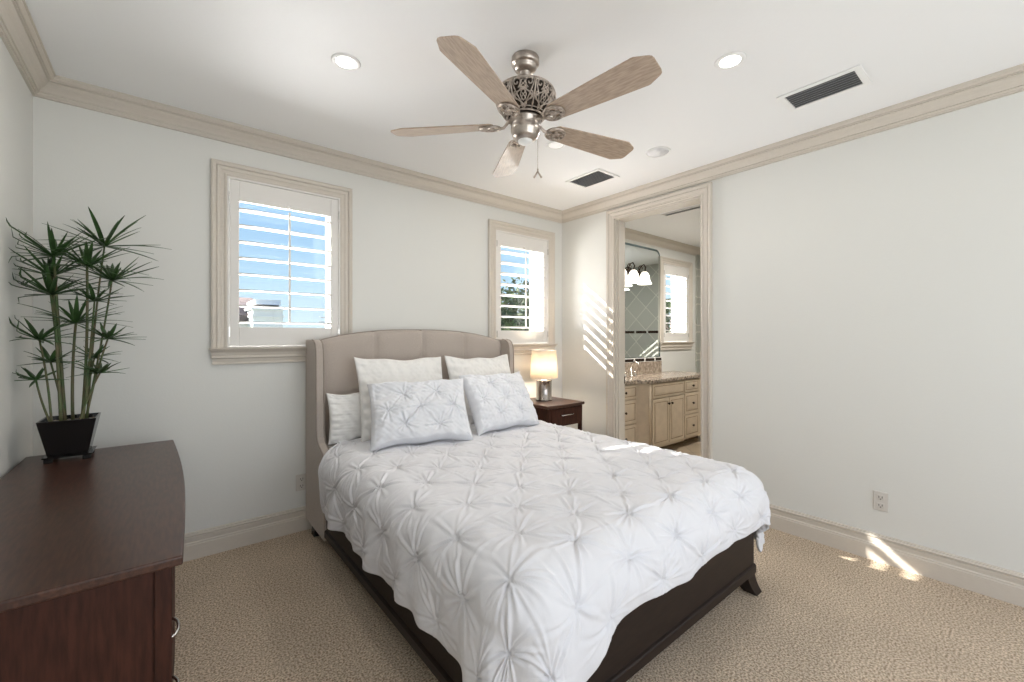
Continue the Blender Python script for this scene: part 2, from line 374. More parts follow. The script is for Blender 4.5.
def tree(name, x, y, zt, h, rx, rz, label, n=900, leaf=.16, trunk=True, zbase=-3.2):
    r = thing(name, label, 'tree', (x, y, zbase), group=None)
    mb = MB(); rr = random.Random(int(x*100+y*7))
    cl = [(rr.gauss(0, .5)*rx, rr.gauss(0, .5)*rx, rr.uniform(-1, 1)*rz) for _ in range(26)]
    for i in range(n):
        c = rr.choice(cl); p = Vector((x+c[0]+rr.gauss(0, .18)*rx, y+c[1]+rr.gauss(0, .18)*rx, zt+c[2]+rr.gauss(0, .14)*rz))
        d = Vector((rr.gauss(0, 1), rr.gauss(0, 1), rr.gauss(0, .6))).normalized(); q = d.orthogonal().normalized()
        q = Matrix.Rotation(rr.uniform(0, 6.28), 3, d) @ q; L = leaf*rr.uniform(.6, 1.3)
        mb.add([p-d*L, p+q*L*.35, p+d*L, p-q*L*.35], [(0, 1, 2, 3)])
    o = mb.build('foliage', M['foliage'], r); o.location = tuple(-c for c in r.location)
    if trunk:
        t = MB().tube([(x, y, zbase), (x+.1, y, (zbase+zt)/2), (x, y, zt)], [.22, .16, .08], 8)
        for _ in range(7):
            c = rr.choice(cl); t.tube([(x, y, zt-rz*.8), (x+c[0]*.5, y+c[1]*.5, zt+c[2]*.3-rz*.2), (x+c[0], y+c[1], zt+c[2])], [.08, .05, .02], 6)
        o = t.build('trunk', M['bark'], r); o.location = tuple(-c for c in r.location)
    return r
x, z = at(512, 318, 13); tree('oak_tree', x, 13, z, 5, 1.5, .9, 'leafy dark green tree behind the louvers of the right window', 1500, .17)
x, z = at(500, 325, 17); tree('oak_tree', x, 17, z-.2, 5, 1.9, .9, 'paler farther tree at the left edge of the right window', 1200, .2)
x, z = at(530, 300, 20); tree('oak_tree', x, 20, z, 5, 1.3, 1.3, 'tall loose crowned tree at the right side of the right window view', 700, .2)
x, z = at(672, 320, 12); tree('oak_tree', x, 12, z, 5, 1.6, 1.1, 'green tree outside the bathroom window', 900, .2)
for px, yy_ in ((212, 38), (300, 30), (318, 35)):
    x, z = at(px, 331, yy_); tree('hedge_tree', x, yy_, z-1.0, 3, 1.6, .8, {212: 'low distant treetop left of the white house', 300: 'low distant treetop just right of the white house chimney', 318: 'low distant treetop next to the roof antenna'}[px], 350, .3)

# ------------------------------------------------------------ bed
bed = thing('bed', 'taupe upholstered wingback bed with dark brown wooden rails and splayed feet', 'bed', (1.605, 2.0, 0))
def bp(mb, name, m, par=None, **k):
    o = mb.build(name, m, par or bed, **k)
    o.location = (0, 0, 0) if par else tuple(-c for c in bed.location); return o
BL, BR_ = .765, 2.445
wp = [(3.235, .08), (2.795, .08), (2.790, .12), (2.790, .545), (2.796, .585), (2.825, .615), (2.885, .640), (2.935, .662), (2.962, .695), (2.970, .75), (2.972, .95), (2.975, 1.18), (2.982, 1.26), (3.00, 1.305), (3.03, 1.325), (3.08, 1.335), (3.235, 1.335)]
for x0 in (BL, BR_-.055):
    wg = bp(MB().prism(wp, 'x', x0, x0+.055), 'headboard_wing', M['linen'], bevel=.008, seg=3)
    for xx in (x0+.004, x0+.051):
        bp(MB().tube([(xx, y-.001, z) for y, z in wp[3:-1]], .0045, 8), 'welt_piping', M['linenD'], par=wg)
# headboard panel: 4 padded channels with an arched top
hx0, hx1 = BL+.055, BR_-.055; nx, nz = 97, 24
def arch(t): return 1.325+.085*(1-abs(2*t-1)**2.6)
hb = MB(); rings = []
seg = lambda t: (t*4) % 1
vs = []; fs = []
for i in range(nx):
    t = i/(nx-1); x = hx0+(hx1-hx0)*t; e_ = abs((seg(t) if t < 1 else 1)-.5)*2
    pad = .024*(1-e_**5)-.006*(1 if e_ > .93 and .01 < t < .99 else 0); zt = arch(t)-(.006 if e_ > .97 and .01 < t < .99 else 0)
    for k in range(nz):
        s = k/(nz-1)
        if s < .82: y = 3.10-pad; z = .30+(zt-.035-.30)*s/.82
        else:
            a_ = (s-.82)/.18*pi/2; y = 3.10-pad*cos(a_)+(.055)*(1-cos(a_)); z = zt-.035+.035*sin(a_)
        vs.append((x, y, z))
for i in range(nx-1):
    for k in range(nz-1): a_ = i*nz+k; fs.append((a_, a_+nz, a_+nz+1, a_+1))
hb.add(vs, fs, True)
n0 = len(vs); vb = []
for i in range(nx):
    t = i/(nx-1); x = hx0+(hx1-hx0)*t; vb += [(x, 3.21, arch(t)), (x, 3.21, .30)]
hb.add(vb, [(2*i, 2*i+1, 2*i+3, 2*i+2) for i in range(nx-1)], True)
hb.add([], [], False)
for i in range(nx-1): hb.f.append((i*nz+nz-1, (i+1)*nz+nz-1, n0+2*(i+1), n0+2*i)); hb.sm.append(True)
hb.f.append(tuple([i*nz for i in range(nx)]+[n0+2*i+1 for i in reversed(range(nx))])); hb.sm.append(False)
hp = bp(hb, 'headboard_panel', M['linen'])
bp(MB().tube([(hx0+(hx1-hx0)*i/60, 3.152, arch(i/60)+.001) for i in range(61)], .0045, 8), 'welt_piping', M['linenD'], par=hp)
# rails
def rail(axis, wall, sgn, a, b, z0, z1):
    prof = [(0, z0), (.012, z0), (.012, z0+.038), (.008, z0+.044), (0, z0+.046), (0, z1), (-.028, z1), (-.028, z0)]
    return MB().loft([[((wall+sgn*p, e_, z) if axis == 'y' else (e_, wall+sgn*p, z)) for p, z in prof] for e_ in (a, b)], smooth=False)
bp(rail('y', BL+.015, -1, .955, 2.795, .105, .375), 'side_rail', M['bedwood'], bevel=.002)
bp(rail('y', BR_-.015, 1, .955, 2.795, .105, .375), 'side_rail', M['bedwood'], bevel=.002)
bp(rail('x', .945, -1, BL+.015, BR_-.015, .105, .375), 'footboard', M['bedwood'], bevel=.002)
def foot(x, y, sx, sy, h=.105):
    r = []
    for k in range(7):
        t = k/6; z = h*(1-t); o_ = .026*t**1.8; wdt = .090-.022*t
        cx_, cy_ = x+sx*o_, y+sy*o_
        xa_, xb_ = sorted((cx_, cx_-sx*wdt)); ya_, yb_ = sorted((cy_, cy_-sy*wdt))
        r.append([(xa_, ya_, z), (xb_, ya_, z), (xb_, yb_, z), (xa_, yb_, z)])
    return MB().loft(r, smooth=False)
for (x, y, sx, sy, h_) in ((BL+.012, .94, -1, -1, .105), (BR_-.012, .94, 1, -1, .105), (BL+.03, 3.10, -.6, -1, .081), (BR_-.03, 3.10, .6, -1, .081)):
    bp(foot(x, y, sx, sy, h_), 'leg', M['bedwood'] if h_ > .1 else M['black'], bevel=.003)

# rounded box mattress
def rbox(x0, x1, y0, y1, z0, z1, r=.06, n=6):
    mb = MB(); rings = []
    def ring(ins, z):
        pts = []
        for cx_, cy_, a0 in ((x1-r, y1-r, 0), (x0+r, y1-r, 90), (x0+r, y0+r, 180), (x1-r, y0+r, 270)):
            for k in range(n+1):
                a = radians(a0+90*k/n); pts.append((cx_+(r-ins)*cos(a), cy_+(r-ins)*sin(a), z))
        return pts
    e_ = .03
    for k in range(5): a = pi/2*k/4; rings.append(ring(e_*(1-sin(a)), z0+e_*(1-cos(a))))
    for k in range(5): a = pi/2*k/4; rings.append(ring(e_*(1-cos(a)), z1-e_*(1-sin(a))))
    return mb.loft(rings)
tag(rbox(.825, 2.385, .985, 3.075, .376, .622).build('mattress', M['cotton']), 'white mattress hidden under the white duvet on the wingback bed', 'mattress')
bp(B(BL+.045, BR_-.045, .975, 3.09, .33, .374), 'slat_base', M['bedwood'])

# ---- pintuck puff field
def pintuck(P, Q, pts, cell, rs, amp=1.0):
    """height over param coords; pts = pinch points; cell = spacing"""
    H_ = np.zeros_like(P); dmin = np.full(P.shape, 9.)
    for (a_, b_) in pts:
        r_ = np.hypot(P-a_, Q-b_); dmin = np.minimum(dmin, r_)
    H_ += .016*amp*np.clip(dmin/(cell*.5), 0, 1)**.6
    def crease(a_, b_, th, L, wd, h, bend=0):
        s_ = (P-a_)*cos(th)+(Q-b_)*sin(th); n_ = -(P-a_)*sin(th)+(Q-b_)*cos(th)-bend*np.clip(s_, 0, 9)**2
        m_ = (s_ > 0) & (s_ < L) & (np.abs(n_) < .05); s1, n1 = s_[m_]/L, n_[m_]; w1 = wd*(.35+1.1*s1)
        H_[m_] += h*amp*(np.exp(-(n1/w1)**2)-.45*np.exp(-((n1-2*w1)/w1)**2)-.45*np.exp(-((n1+2*w1)/w1)**2))*np.clip(s1/.08, 0, 1)*(1-s1)**.8
    for k, (a_, b_) in enumerate(pts):
        nb = [(c_, d_) for c_, d_ in pts if (c_, d_) != (a_, b_) and hypot(c_-a_, d_-b_) < cell*1.45]
        for c_, d_ in nb:                       # long folds pulled towards the neighbouring tucks
            L = hypot(c_-a_, d_-b_); crease(a_, b_, atan2(d_-b_, c_-a_)+rs.uniform(-.07, .07), L*rs.uniform(.5, .8), .0065, .0065 if L < cell*1.2 else .0045, rs.uniform(-1, 1))
        base = rs.uniform(0, 6.28); nk = 8
        for q_ in range(nk):
            crease(a_, b_, base+2*pi*(q_+rs.uniform(-.3, .3))/nk, cell*rs.uniform(.35, .85), .0068, rs.choice([.0095, -.0085, .0075]), rs.uniform(-1.5, 1.5))
        r_ = np.hypot(P-a_, Q-b_); H_ -= amp*.009*np.exp(-(r_/.011)**2)-amp*.004*np.exp(-(r_/.005)**2)
    return H_
def smooth_noise(P, Q, rs, f0, n=10):
    o_ = np.zeros_like(P)
    for _ in range(n):
        a_ = rs.uniform(0, 2*pi); f = f0*rs.uniform(.6, 1.8); o_ += np.sin((P*cos(a_)+Q*sin(a_))*f+rs.uniform(0, 6.28))
    return o_/n

# ---- duvet
fx0, fx1, fy0, fy1 = .885, 2.335, 1.035, 2.88
OL, OR, OF = .43, .46, .44
NA, NB = 440, 420
A = np.linspace(fx0-OL, fx1+OR, NA); Bq = np.linspace(fy0-OF, fy1, NB)
PA, PB = np.meshgrid(A, Bq, indexing='ij')
pts = []
j = 0; yy = fy0-OF+.06
while yy < fy1:
    xx = fx0-OL+.05+(.15 if j % 2 else 0)
    while xx < fx1+OR-.02:
        pts.append((xx+rng.uniform(-.012, .012), yy+rng.uniform(-.012, .012))); xx += .30
    yy += .165; j += 1
HT = pintuck(PA, PB, pts, .225, rng, 1.0)
OFx = .335+.11*np.exp(-((PA-.90)/.16)**2)+.012*np.sin(PA*9)   # hem is longer near the left corner
sc = np.clip((2.84-PB)/.16, 0, 1); sc = sc*sc*(3-2*sc)
da = np.where(PA < fx0, (PA-fx0), np.where(PA > fx1, PA-fx1, 0)); da = da*(.06+.94*sc)
db = np.where(PB < fy0, PB-fy0, 0)*OFx/OF
cxp = np.clip(PA, fx0, fx1); cyp = np.clip(PB, fy0, fy1)
rho = np.hypot(da, db); un = np.where(rho > 1e-9, rho, 1)
ux, uy = da/un, db/un
r0 = .17-.025*(ux < 0)*ux**2; q = np.pi/2*r0
ang = np.arctan2(np.abs(db), np.abs(da)+1e-9)
# folds: sideways waves that grow with the drop
hang = np.clip((rho-q)/.3, 0, 1)
along = PA*np.abs(uy)+PB*np.abs(ux)
wave = (.020*np.sin(along*13+1.0)+.014*np.sin(along*23+2.1)+.010*np.sin(along*37))*hang
corner = (np.abs(ux) > .05) & (np.abs(uy) > .05)
wave = wave+np.where(corner, -.012*np.sin(2*ang)**2*hang+.024*np.sin(ang*6)*hang, 0)
hh = np.where(rho < q, r0*np.sin(np.minimum(rho, q)/r0), r0+.03*hang)+wave
dd = np.where(rho < q, r0*(1-np.cos(np.minimum(rho, q)/r0)), r0+(rho-q)*.985)
ztop = .655+.018*np.sin(np.clip((PA-fx0)/(fx1-fx0), 0, 1)*pi)*np.clip((PB-.9)/.6, 0, 1)
tilt_n = np.clip(rho/q, 0, 1)*pi/2
nxn, nyn, nzn = ux*np.sin(tilt_n), uy*np.sin(tilt_n), np.cos(tilt_n)
HT += .007*smooth_noise(PA, PB, rng, 14, 12)+.0035*smooth_noise(PA, PB, rng, 55, 14)
hemd = np.minimum(np.minimum(PA-A[0], A[-1]-PA), PB-Bq[0]); HT = HT*(.25+.75*np.clip(hemd/.07, 0, 1))
X_ = cxp+ux*hh+nxn*HT; Y_ = cyp+uy*hh+nyn*HT; Z_ = ztop-dd+nzn*HT
Z_ = Z_+.012*np.sin(along*9+.6)*hang
idx = np.arange(NA*NB).reshape(NA, NB)
mb = MB(); mb.v = list(map(tuple, np.stack([X_, Y_, Z_], -1).reshape(-1, 3).tolist()))
mb.f = list(map(tuple, np.stack([idx[:-1, :-1], idx[1:, :-1], idx[1:, 1:], idx[:-1, 1:]], -1).reshape(-1, 4).tolist())); mb.sm = [True]*len(mb.f)
dv = mb.build('duvet', M['duvet'])
md = dv.modifiers.new('solid', 'SOLIDIFY'); md.thickness = .014; md.offset = -1
tag(dv, 'white pintuck duvet draped over the wingback bed', 'duvet')

# ---- pillows
def pillow(name, BLc, BRc, TLc, TRc, T, m, label, group, pins=None, seed=1, sag=.0):
    rs = np.random.RandomState(seed); N = 150 if pins else 90
    BLc, BRc, TLc, TRc = [Vector(c) for c in (BLc, BRc, TLc, TRc)]
    c = (BLc+BRc+TLc+TRc)/4; r = None
    ex = ((BRc-BLc)+(TRc-TLc)).normalized(); ey = ((TLc-BLc)+(TRc-BRc)); ey = (ey-ex*ey.dot(ex)).normalized(); en = ex.cross(ey)
    W_ = ((BRc-BLc).length+(TRc-TLc).length)/2; Hh = ((TLc-BLc).length+(TRc-BRc).length)/2
    L1 = np.linspace(-1, 1, N); L1 = np.sign(L1)*(1-(1-np.abs(L1))**1.25)
    U, V = np.meshgrid(L1, L1, indexing='ij')
    eu = 1-.06*(1-V**2)*np.abs(U)**3; ev = 1-.10*(1-U**2)*np.abs(V)**3
    th = (np.clip(1-U**2, 0, 1)*np.clip(1-V**2, 0, 1))**.42*T/2
    th *= 1+.12*(-V)
    edge = np.maximum(np.abs(U), np.abs(V))
    wr = smooth_noise(U, V, rs, 5, 8)*.022+smooth_noise(U*1.0, V, rs, 16, 10)*.012*edge**2+smooth_noise(U, V, rs, 40, 10)*.004
    along_e = np.where(np.abs(U) > np.abs(V), V, U)
    ruff = .006*np.sin(along_e*rs.uniform(22, 28)+rs.uniform(0, 6))*np.clip((edge-.7)/.25, 0, 1)*np.clip((1-edge)/.03, 0, 1)
    if pins:
        nxp, nyp = pins; pt = []
        dxp = W_/nxp
        for jj in range(-1, nyp*2+2):
            for ii in range(-1, nxp+1):
                a_ = -W_/2+(ii+.5+(.5 if jj % 2 else 0))*dxp; b_ = -Hh/2+(jj+.0)*Hh/(nyp*2)
                if abs(a_) < W_/2-.01 and abs(b_) < Hh/2-.01: pt.append((a_+rs.uniform(-.01, .01), b_+rs.uniform(-.01, .01)))
        tk = pintuck(U*W_/2, V*Hh/2, pt, hypot(dxp/2, Hh/nyp/2)*1.0, rs, 1.15)*np.clip((1-edge)/.08, 0, 1)
    else: tk = 0
    mb = MB()
    for s in (1, -1):
        zz = s*(th+(wr+ruff)*np.clip((1-edge)/.12, 0, 1)*(1 if s > 0 else -1)+(tk if s > 0 else 0))
        Pt = np.stack([U*W_/2*eu, V*Hh/2*ev+ .006*np.sin(U*7+seed)*np.abs(V)**2, zz], -1).reshape(-1, 3)
        ws = [tuple(c+ex*p[0]+ey*p[1]+en*p[2]) for p in Pt]
        idn = np.arange(N*N).reshape(N, N); f = np.stack([idn[:-1, :-1], idn[1:, :-1], idn[1:, 1:], idn[:-1, 1:]], -1).reshape(-1, 4).tolist()
        mb.add(ws, [tuple(q_) for q_ in f], True)
    o = mb.build(name, m, weld=True)
    tag(o, label, 'pillow', group); return o
pillow('bed_pillow', (.842, 2.90, .650), (1.42, 2.95, .655), (.790, 2.90, .985), (1.42, 3.01, .975), .13, M['cotton'], 'low white sleeping pillow against the left wing, half behind the euro pillow', 'white bed pillows', seed=3)
pillow('euro_pillow', (1.000, 2.765, .665), (1.665, 2.765, .665), (.985, 2.935, 1.225), (1.670, 2.935, 1.200), .15, M['cotton'], 'tall plain white pillow on the left, behind the left pintuck sham', 'white bed pillows', seed=4)
pillow('euro_pillow', (1.700, 2.745, .665), (2.345, 2.765, .665), (1.690, 2.915, 1.205), (2.335, 2.935, 1.200), .15, M['cotton'], 'tall plain white pillow on the right, behind the right pintuck sham', 'white bed pillows', seed=8)
pillow('pillow_sham', (.960, 2.495, .685), (1.565, 2.285, .685), (.995, 2.735, 1.045), (1.600, 2.535, 1.075), .15, M['sham'], 'white pintuck sham on the left, overlapping the other one', 'white bed pillows', (3, 2), 5)
pillow('pillow_sham', (1.615, 2.375, .685), (2.215, 2.415, .685), (1.655, 2.615, 1.085), (2.260, 2.660, 1.065), .15, M['sham'], 'white pintuck sham on the right, nearest the lamp', 'white bed pillows', (3, 2), 6)

# ------------------------------------------------------------ nightstand and lamp
ns = thing('nightstand', 'dark espresso nightstand with one drawer in the corner beside the bed', 'nightstand', (2.85, 2.95, 0))
def part(mb, name, m, root, **k):
    par = k.pop('par', None); o = mb.build(name, m, par or root, **k)
    o.location = (0, 0, 0) if par else tuple(-c for c in root.location); return o
tp = [(2.605, 3.20), (2.605, 2.705)]+[(2.605+.49*i/8, 2.705-.018*sin(pi*i/8)) for i in range(9)][1:]+[(3.095, 3.20)]
part(MB().prism(tp, 'z', .716, .742), 'top', M['wood'], ns, bevel=.004)
part(B(2.635, 3.065, 2.725, 3.185, .54, .716), 'body', M['wood2'], ns, bevel=.002)
dr = part(B(2.665, 3.040, 2.708, 2.7245, .560, .705), 'drawer', M['wood2'], ns, bevel=.002)
part(MB().tube([(2.775, 2.708, .645), (2.778, 2.690, .645), (2.85, 2.682, .647), (2.922, 2.690, .645), (2.925, 2.708, .645)], .005, 8), 'handle', M['steel'], ns, par=dr)
for (x, y) in ((2.630, 2.715), (3.040, 2.715), (2.630, 3.16), (3.040, 3.16)):
    sx = 1 if x > 2.85 else -1; sy = -1 if y < 3 else 0
    r = []
    for k in range(9):
        t = k/8; z = .716*(1-t); wdt = .032-.010*t; ox = sx*.012*max(0, t-.4)*2.0; oy = sy*.02*max(0, t-.4)*1.6
        r.append([(x+ox, y+oy, z), (x+ox+wdt, y+oy, z), (x+ox+wdt, y+oy+wdt, z), (x+ox, y+oy+wdt, z)])
    part(MB().loft(r, smooth=False), 'leg', M['wood2'], ns)
lx, ly = 2.853, 3.012
lp = thing('table_lamp', 'lit table lamp with cream tapered shade and smoky mirrored cylinder base on the nightstand', 'lamp', (lx, ly, .742))
M['smoke'] = mat('smoky_mirror_glass', (.50, .46, .43), .12, metal=.9, var=.45, scale=7, stretch=(6, 6, .4))
part(MB().lathe([(.080, 0), (.080, .012), (.075, .016), (.075, .185), (.079, .190), (.079, .196), (.02, .198)], (lx, ly, .742)), 'base', M['smoke'], lp)
part(MB().lathe([(.010, .197), (.010, .235), (.016, .238), (.016, .262)], (lx, ly, .742), 12), 'socket', M['steel'], lp)
shd = part(MB().lathe([(.133, .214), (.118, .486), (.115, .486), (.130, .214)], (lx, ly, .742), 48).build('x', M['shade']) and MB().lathe([(.133, .214), (.118, .486)], (lx, ly, .742), 48, caps=False), 'lamp_shade', M['shade'], lp)
bpy.data.objects.remove(bpy.data.objects['x'])
sm_ = shd.modifiers.new('solid', 'SOLIDIFY'); sm_.thickness = .0015
for zz, rr in ((.216, .1335), (.484, .1185)):
    part(MB().tube([(lx+rr*cos(2*pi*i/40), ly+rr*sin(2*pi*i/40), .742+zz) for i in range(40)], .0025, 6, loop=True), 'trim_band', M['cotton'], lp, par=shd)
part(MB().tube([(lx-.117, ly, 1.215), (lx+.117, ly, 1.215)], .002, 6).tube([(lx, ly-.117, 1.215), (lx, ly+.117, 1.215)], .002, 6).tube([(lx, ly, 1.005), (lx+.035, ly, 1.08), (lx, ly, 1.215)], .002, 6), 'harp', M['steel'], lp)
M['bulb'] = mat('bulb', (1, .9, .75), .5, emis=12, ecol=(1, .80, .56))
part(MB().lathe([(.012, .262), (.028, .295), (.032, .325), (.022, .352), (.004, .362)], (lx, ly, .742), 16), 'bulb', M['bulb'], lp)
light('table_lamp_bulb', 'POINT', (lx, ly, 1.06), 24, (1, .84, .66), shadow_soft_size=.06)

# ------------------------------------------------------------ dresser and plant
ds = thing('dresser', 'dark espresso bow-front dresser standing along the left wall', 'dresser', (-.25, 2.2, 0))
y0, y1 = 1.395, 3.015
def bow(x0, x1, amp, a, b, n=20): return [(x1+amp*sin(pi*i/n), a+(b-a)*i/n) for i in range(n+1)]
part(MB().prism([(-.512, y0)]+bow(-.512, .036, .024, y0, y1)+[(-.512, y1)], 'z', .760, .785), 'top', M['wood'], ds, bevel=.005, seg=3)
part(MB().prism([(-.505, y0+.03)]+bow(-.505, -.022, .035, y0+.03, y1-.03)+[(-.505, y1-.03)], 'z', .07, .760), 'body', M['wood2'], ds)
for y in (y0+.022, y1-.057):
    part(B(-.022, .014, y, y+.035, 0, .760), 'corner_post', M['wood2'], ds, bevel=.003)
    part(B(-.507, -.467, y, y+.035, 0, .760), 'corner_post', M['wood2'], ds, bevel=.003)
for row, (z0_, z1_) in enumerate(((.555, .740), (.370, .545), (.185, .360))):
    for c_ in range(1):
        ya = y0+.062; yb = y1-.062
        f_ = [(-.022+.035*sin(pi*(y-y0-.03)/(y1-y0-.06))+.018, y) for y in np.linspace(ya, yb, 24)]
        b_ = [(x-.016, y) for x, y in reversed(f_)]
        dw = part(MB().prism(f_+b_, 'z', z0_, z1_), 'drawer', M['wood2'], ds)
        hs_ = (1.67, 2.74)
        for hy in hs_:
            fx = -.022+.035*sin(pi*(hy-y0-.03)/(y1-y0-.06))+.018; zc = (z0_+z1_)/2+(.04 if row == 0 else .005)
            part(MB().tube([(fx-.002, hy-.055, zc), (fx+.010, hy-.048, zc), (fx+.018, hy-.025, zc), (fx+.020, hy, zc), (fx+.018, hy+.025, zc), (fx+.010, hy+.048, zc), (fx-.002, hy+.055, zc)], .0045, 8), 'handle', M['steel'], ds, par=dw)

px_, py_ = -.345, 2.865
pl = thing('potted_umbrella_plant', 'green umbrella papyrus plant in a square tapered black pot on the dresser', 'plant', (px_, py_, .785))
def sq(cx_, cy_, h, z): return [(cx_-h, cy_-h, z), (cx_+h, cy_-h, z), (cx_+h, cy_+h, z), (cx_-h, cy_+h, z)]
tray = MB().loft([sq(px_, py_, .080, .805), sq(px_, py_, .083, .812)], smooth=False)
for sx in (-1, 1):
    for sy in (-1, 1): tray.box(px_+sx*.062-.014, px_+sx*.062+.014, py_+sy*.062-.014, py_+sy*.062+.014, .785, .805)
part(tray, 'saucer_tray', M['black'], pl, bevel=.002)
part(MB().loft([sq(px_, py_, .066, .812), sq(px_, py_, .096, .975), sq(px_, py_, .089, .975), sq(px_, py_, .086, .950)], smooth=False, caps=True), 'pot', M['black'], pl, bevel=.002)
pb = MB()
for i in range(150):
    a_, b_ = random.uniform(-.078, .078), random.uniform(-.078, .078); r_ = random.uniform(.006, .012)
    pb.lathe([(r_*.3, -r_*.6), (r_, 0), (r_*.7, r_*.5), (r_*.1, r_*.75)], (px_+a_, py_+b_, .952), 7)
o = part(pb, 'pebbles', M['pebble'], pl); o['kind'] = 'stuff'
whorls = [(-.401, 1.729, .27, 19), (-.230, 1.798, .28, 18), (-.291, 1.694, .22, 16), (-.203, 1.634, .23, 18), (-.407, 1.635, .24, 15), (-.411, 1.549, .26, 16), (-.329, 1.419, .24, 16), (-.265, 1.527, .17, 12), (-.446, 1.340, .20, 14), (-.218, 1.345, .15, 14), (-.457, 1.158, .13, 10), (-.411, 1.236, .14, 10), (-.265, 1.253, .13, 10), (-.246, 1.177, .14, 10)]
rr = random.Random(11)
for i, (wx, wz, L, n) in enumerate(whorls):
    wy = py_+.015+rr.uniform(-.05, .05); s_ = (wy)/2.88; wx = wx*s_; wz = 1.35+(wz-1.35)*s_
    bx = px_+(wx-px_)*.42+rr.uniform(-.012, .012); by = py_+rr.uniform(-.05, .05); bx = min(max(bx, px_-.062), px_+.062)
    P0 = Vector((bx, by, .945)); P1 = Vector((wx, wy, wz)); mid = (P0+P1)/2+Vector((rr.uniform(-.015, .015), rr.uniform(-.01, .01), 0))
    pts_ = [P0*(1-t)**2+mid*2*t*(1-t)+P1*t*t for t in [k/8 for k in range(9)]]
    thick = .0065 if i in (0, 2, 6, 4) else .0048
    st_ = part(MB().tube(pts_, [thick*(1-.25*k/8) for k in range(9)], 8), 'stem', M['stem'], pl)
    lf = MB()
    n = int(n*1.6)
    for k in range(n):
        az = 2*pi*(k+rr.uniform(-.3, .3))/n; el = radians(rr.uniform(18, 60) if k % 3 else rr.uniform(-8, 20)); Lk = L*rr.uniform(.66, 1.06)
        if k % 3 and el > .8: Lk *= .75
        dirv = Vector((cos(az)*cos(el), sin(az)*cos(el), sin(el))); side = Vector((-sin(az), cos(az), 0)); ww = rr.uniform(.0065, .0105); droop = rr.uniform(.1, .6)
        rings = []
        for q_ in range(8):
            t = q_/7; p = P1+dirv*Lk*t+Vector((0, 0, -1))*droop*Lk*.42*t*t
            p.x = max(p.x, XL+.012); p.y = min(p.y, D-.012)
            wq = ww*(sin(pi*min(1, .12+t*.88))**.55 if t < .98 else .06)*(1.1-.45*t)
            up = side.cross(dirv).normalized()
            rings.append([tuple(p-side*wq+up*wq*.35), tuple(p-up*.0008), tuple(p+side*wq+up*wq*.35), tuple(p+up*.0008)])
        lf.loft(rings, smooth=False)
    part(lf, 'leaf_whorl', M['leaf'], pl, par=st_)

# ------------------------------------------------------------ wall outlets
def outlet(axis, a, z, w_, h, label):
    r = thing('wall_outlet', label, 'outlet', (a, D, z) if axis == 'x' else (XR, a, z))
    def box(u0, u1, o0, o1, q0, q1):
        return B(a+u0, a+u1, D-o1, D-o0, z+q0, z+q1) if axis == 'x' else B(XR-o1, XR-o0, a+u0, a+u1, z+q0, z+q1)
    part(box(-w_/2, w_/2, 0, .006, -h/2, h/2), 'cover_plate', M['plate'], r, bevel=.003)
    for s in (-1, 1):
        f = part(box(-.017, .017, .006, .009, s*.024-.015, s*.024+.015), 'socket', M['plate'], r, bevel=.002)
        part(MB_join(box(-.009, -.006, .009, .0096, s*.024-.004, s*.024+.008), box(.006, .009, .009, .0096, s*.024-.004, s*.024+.008), box(-.003, .003, .009, .0096, s*.024-.012, s*.024-.007)), 'slots', M['dark'], r, par=f)
def MB_join(*ms):
    m_ = MB()
    for q_ in ms: m_.add(q_.v, q_.f)
    return m_
outlet('y', .588, .362, .072, .115, 'cream wall outlet on the right wall above the baseboard')
outlet('x', .742, .335, .072, .115, 'cream wall outlet on the window wall beside the headboard')

# ------------------------------------------------------------ ceiling fixtures
def can(x, y, label, power, lens=None):
    r = thing('recessed_light', label, 'light', (x, y, H), group='recessed ceiling lights')
    part(MB().lathe([(.050, -.003), (.053, -.006), (.063, -.005), (.068, 0), (.050, 0)], (x, y, H), 40), 'trim_ring', M['white'], r)
    part(MB().lathe([(.0495, -.002), (.045, -.0035), (.02, -.005), (.002, -.005)], (x, y, H), 40), 'lens', lens or M['lens'], r)
    if power:
        l = light('recessed_lamp', 'AREA', (x, y, H-.012), power, (1, .95, .88), shape='DISK', size=.09)
M['lens_dim'] = mat('lamp_lens_dim', (.9, .9, .88), .5, emis=.25)
can(.683, 2.118, 'lit recessed ceiling light nearest the left window', 2)
can(2.124, .934, 'lit recessed ceiling light beside the large air vent', 3)
can(2.111, 2.108, 'unlit looking recessed ceiling light beside the fan pull chain', 4, M['lens_dim'])
sp_ = thing('ceiling_speaker', 'round white flush speaker in the ceiling near the doorway', 'speaker', (2.763, 1.722, H))
part(MB().lathe([(.077, -.001), (.077, -.005), (.084, -.006), (.088, -.004), (.088, 0)], (2.763, 1.722, H), 40), 'trim_ring', M['white'], sp_)
part(MB().lathe([(.0765, -.001), (.0765, -.004), (.002, -.005)], (2.763, 1.722, H), 40), 'speaker_grille', M['grille'], sp_)
M['duct'] = mat('duct_grey', (.17, .17, .175), .6)
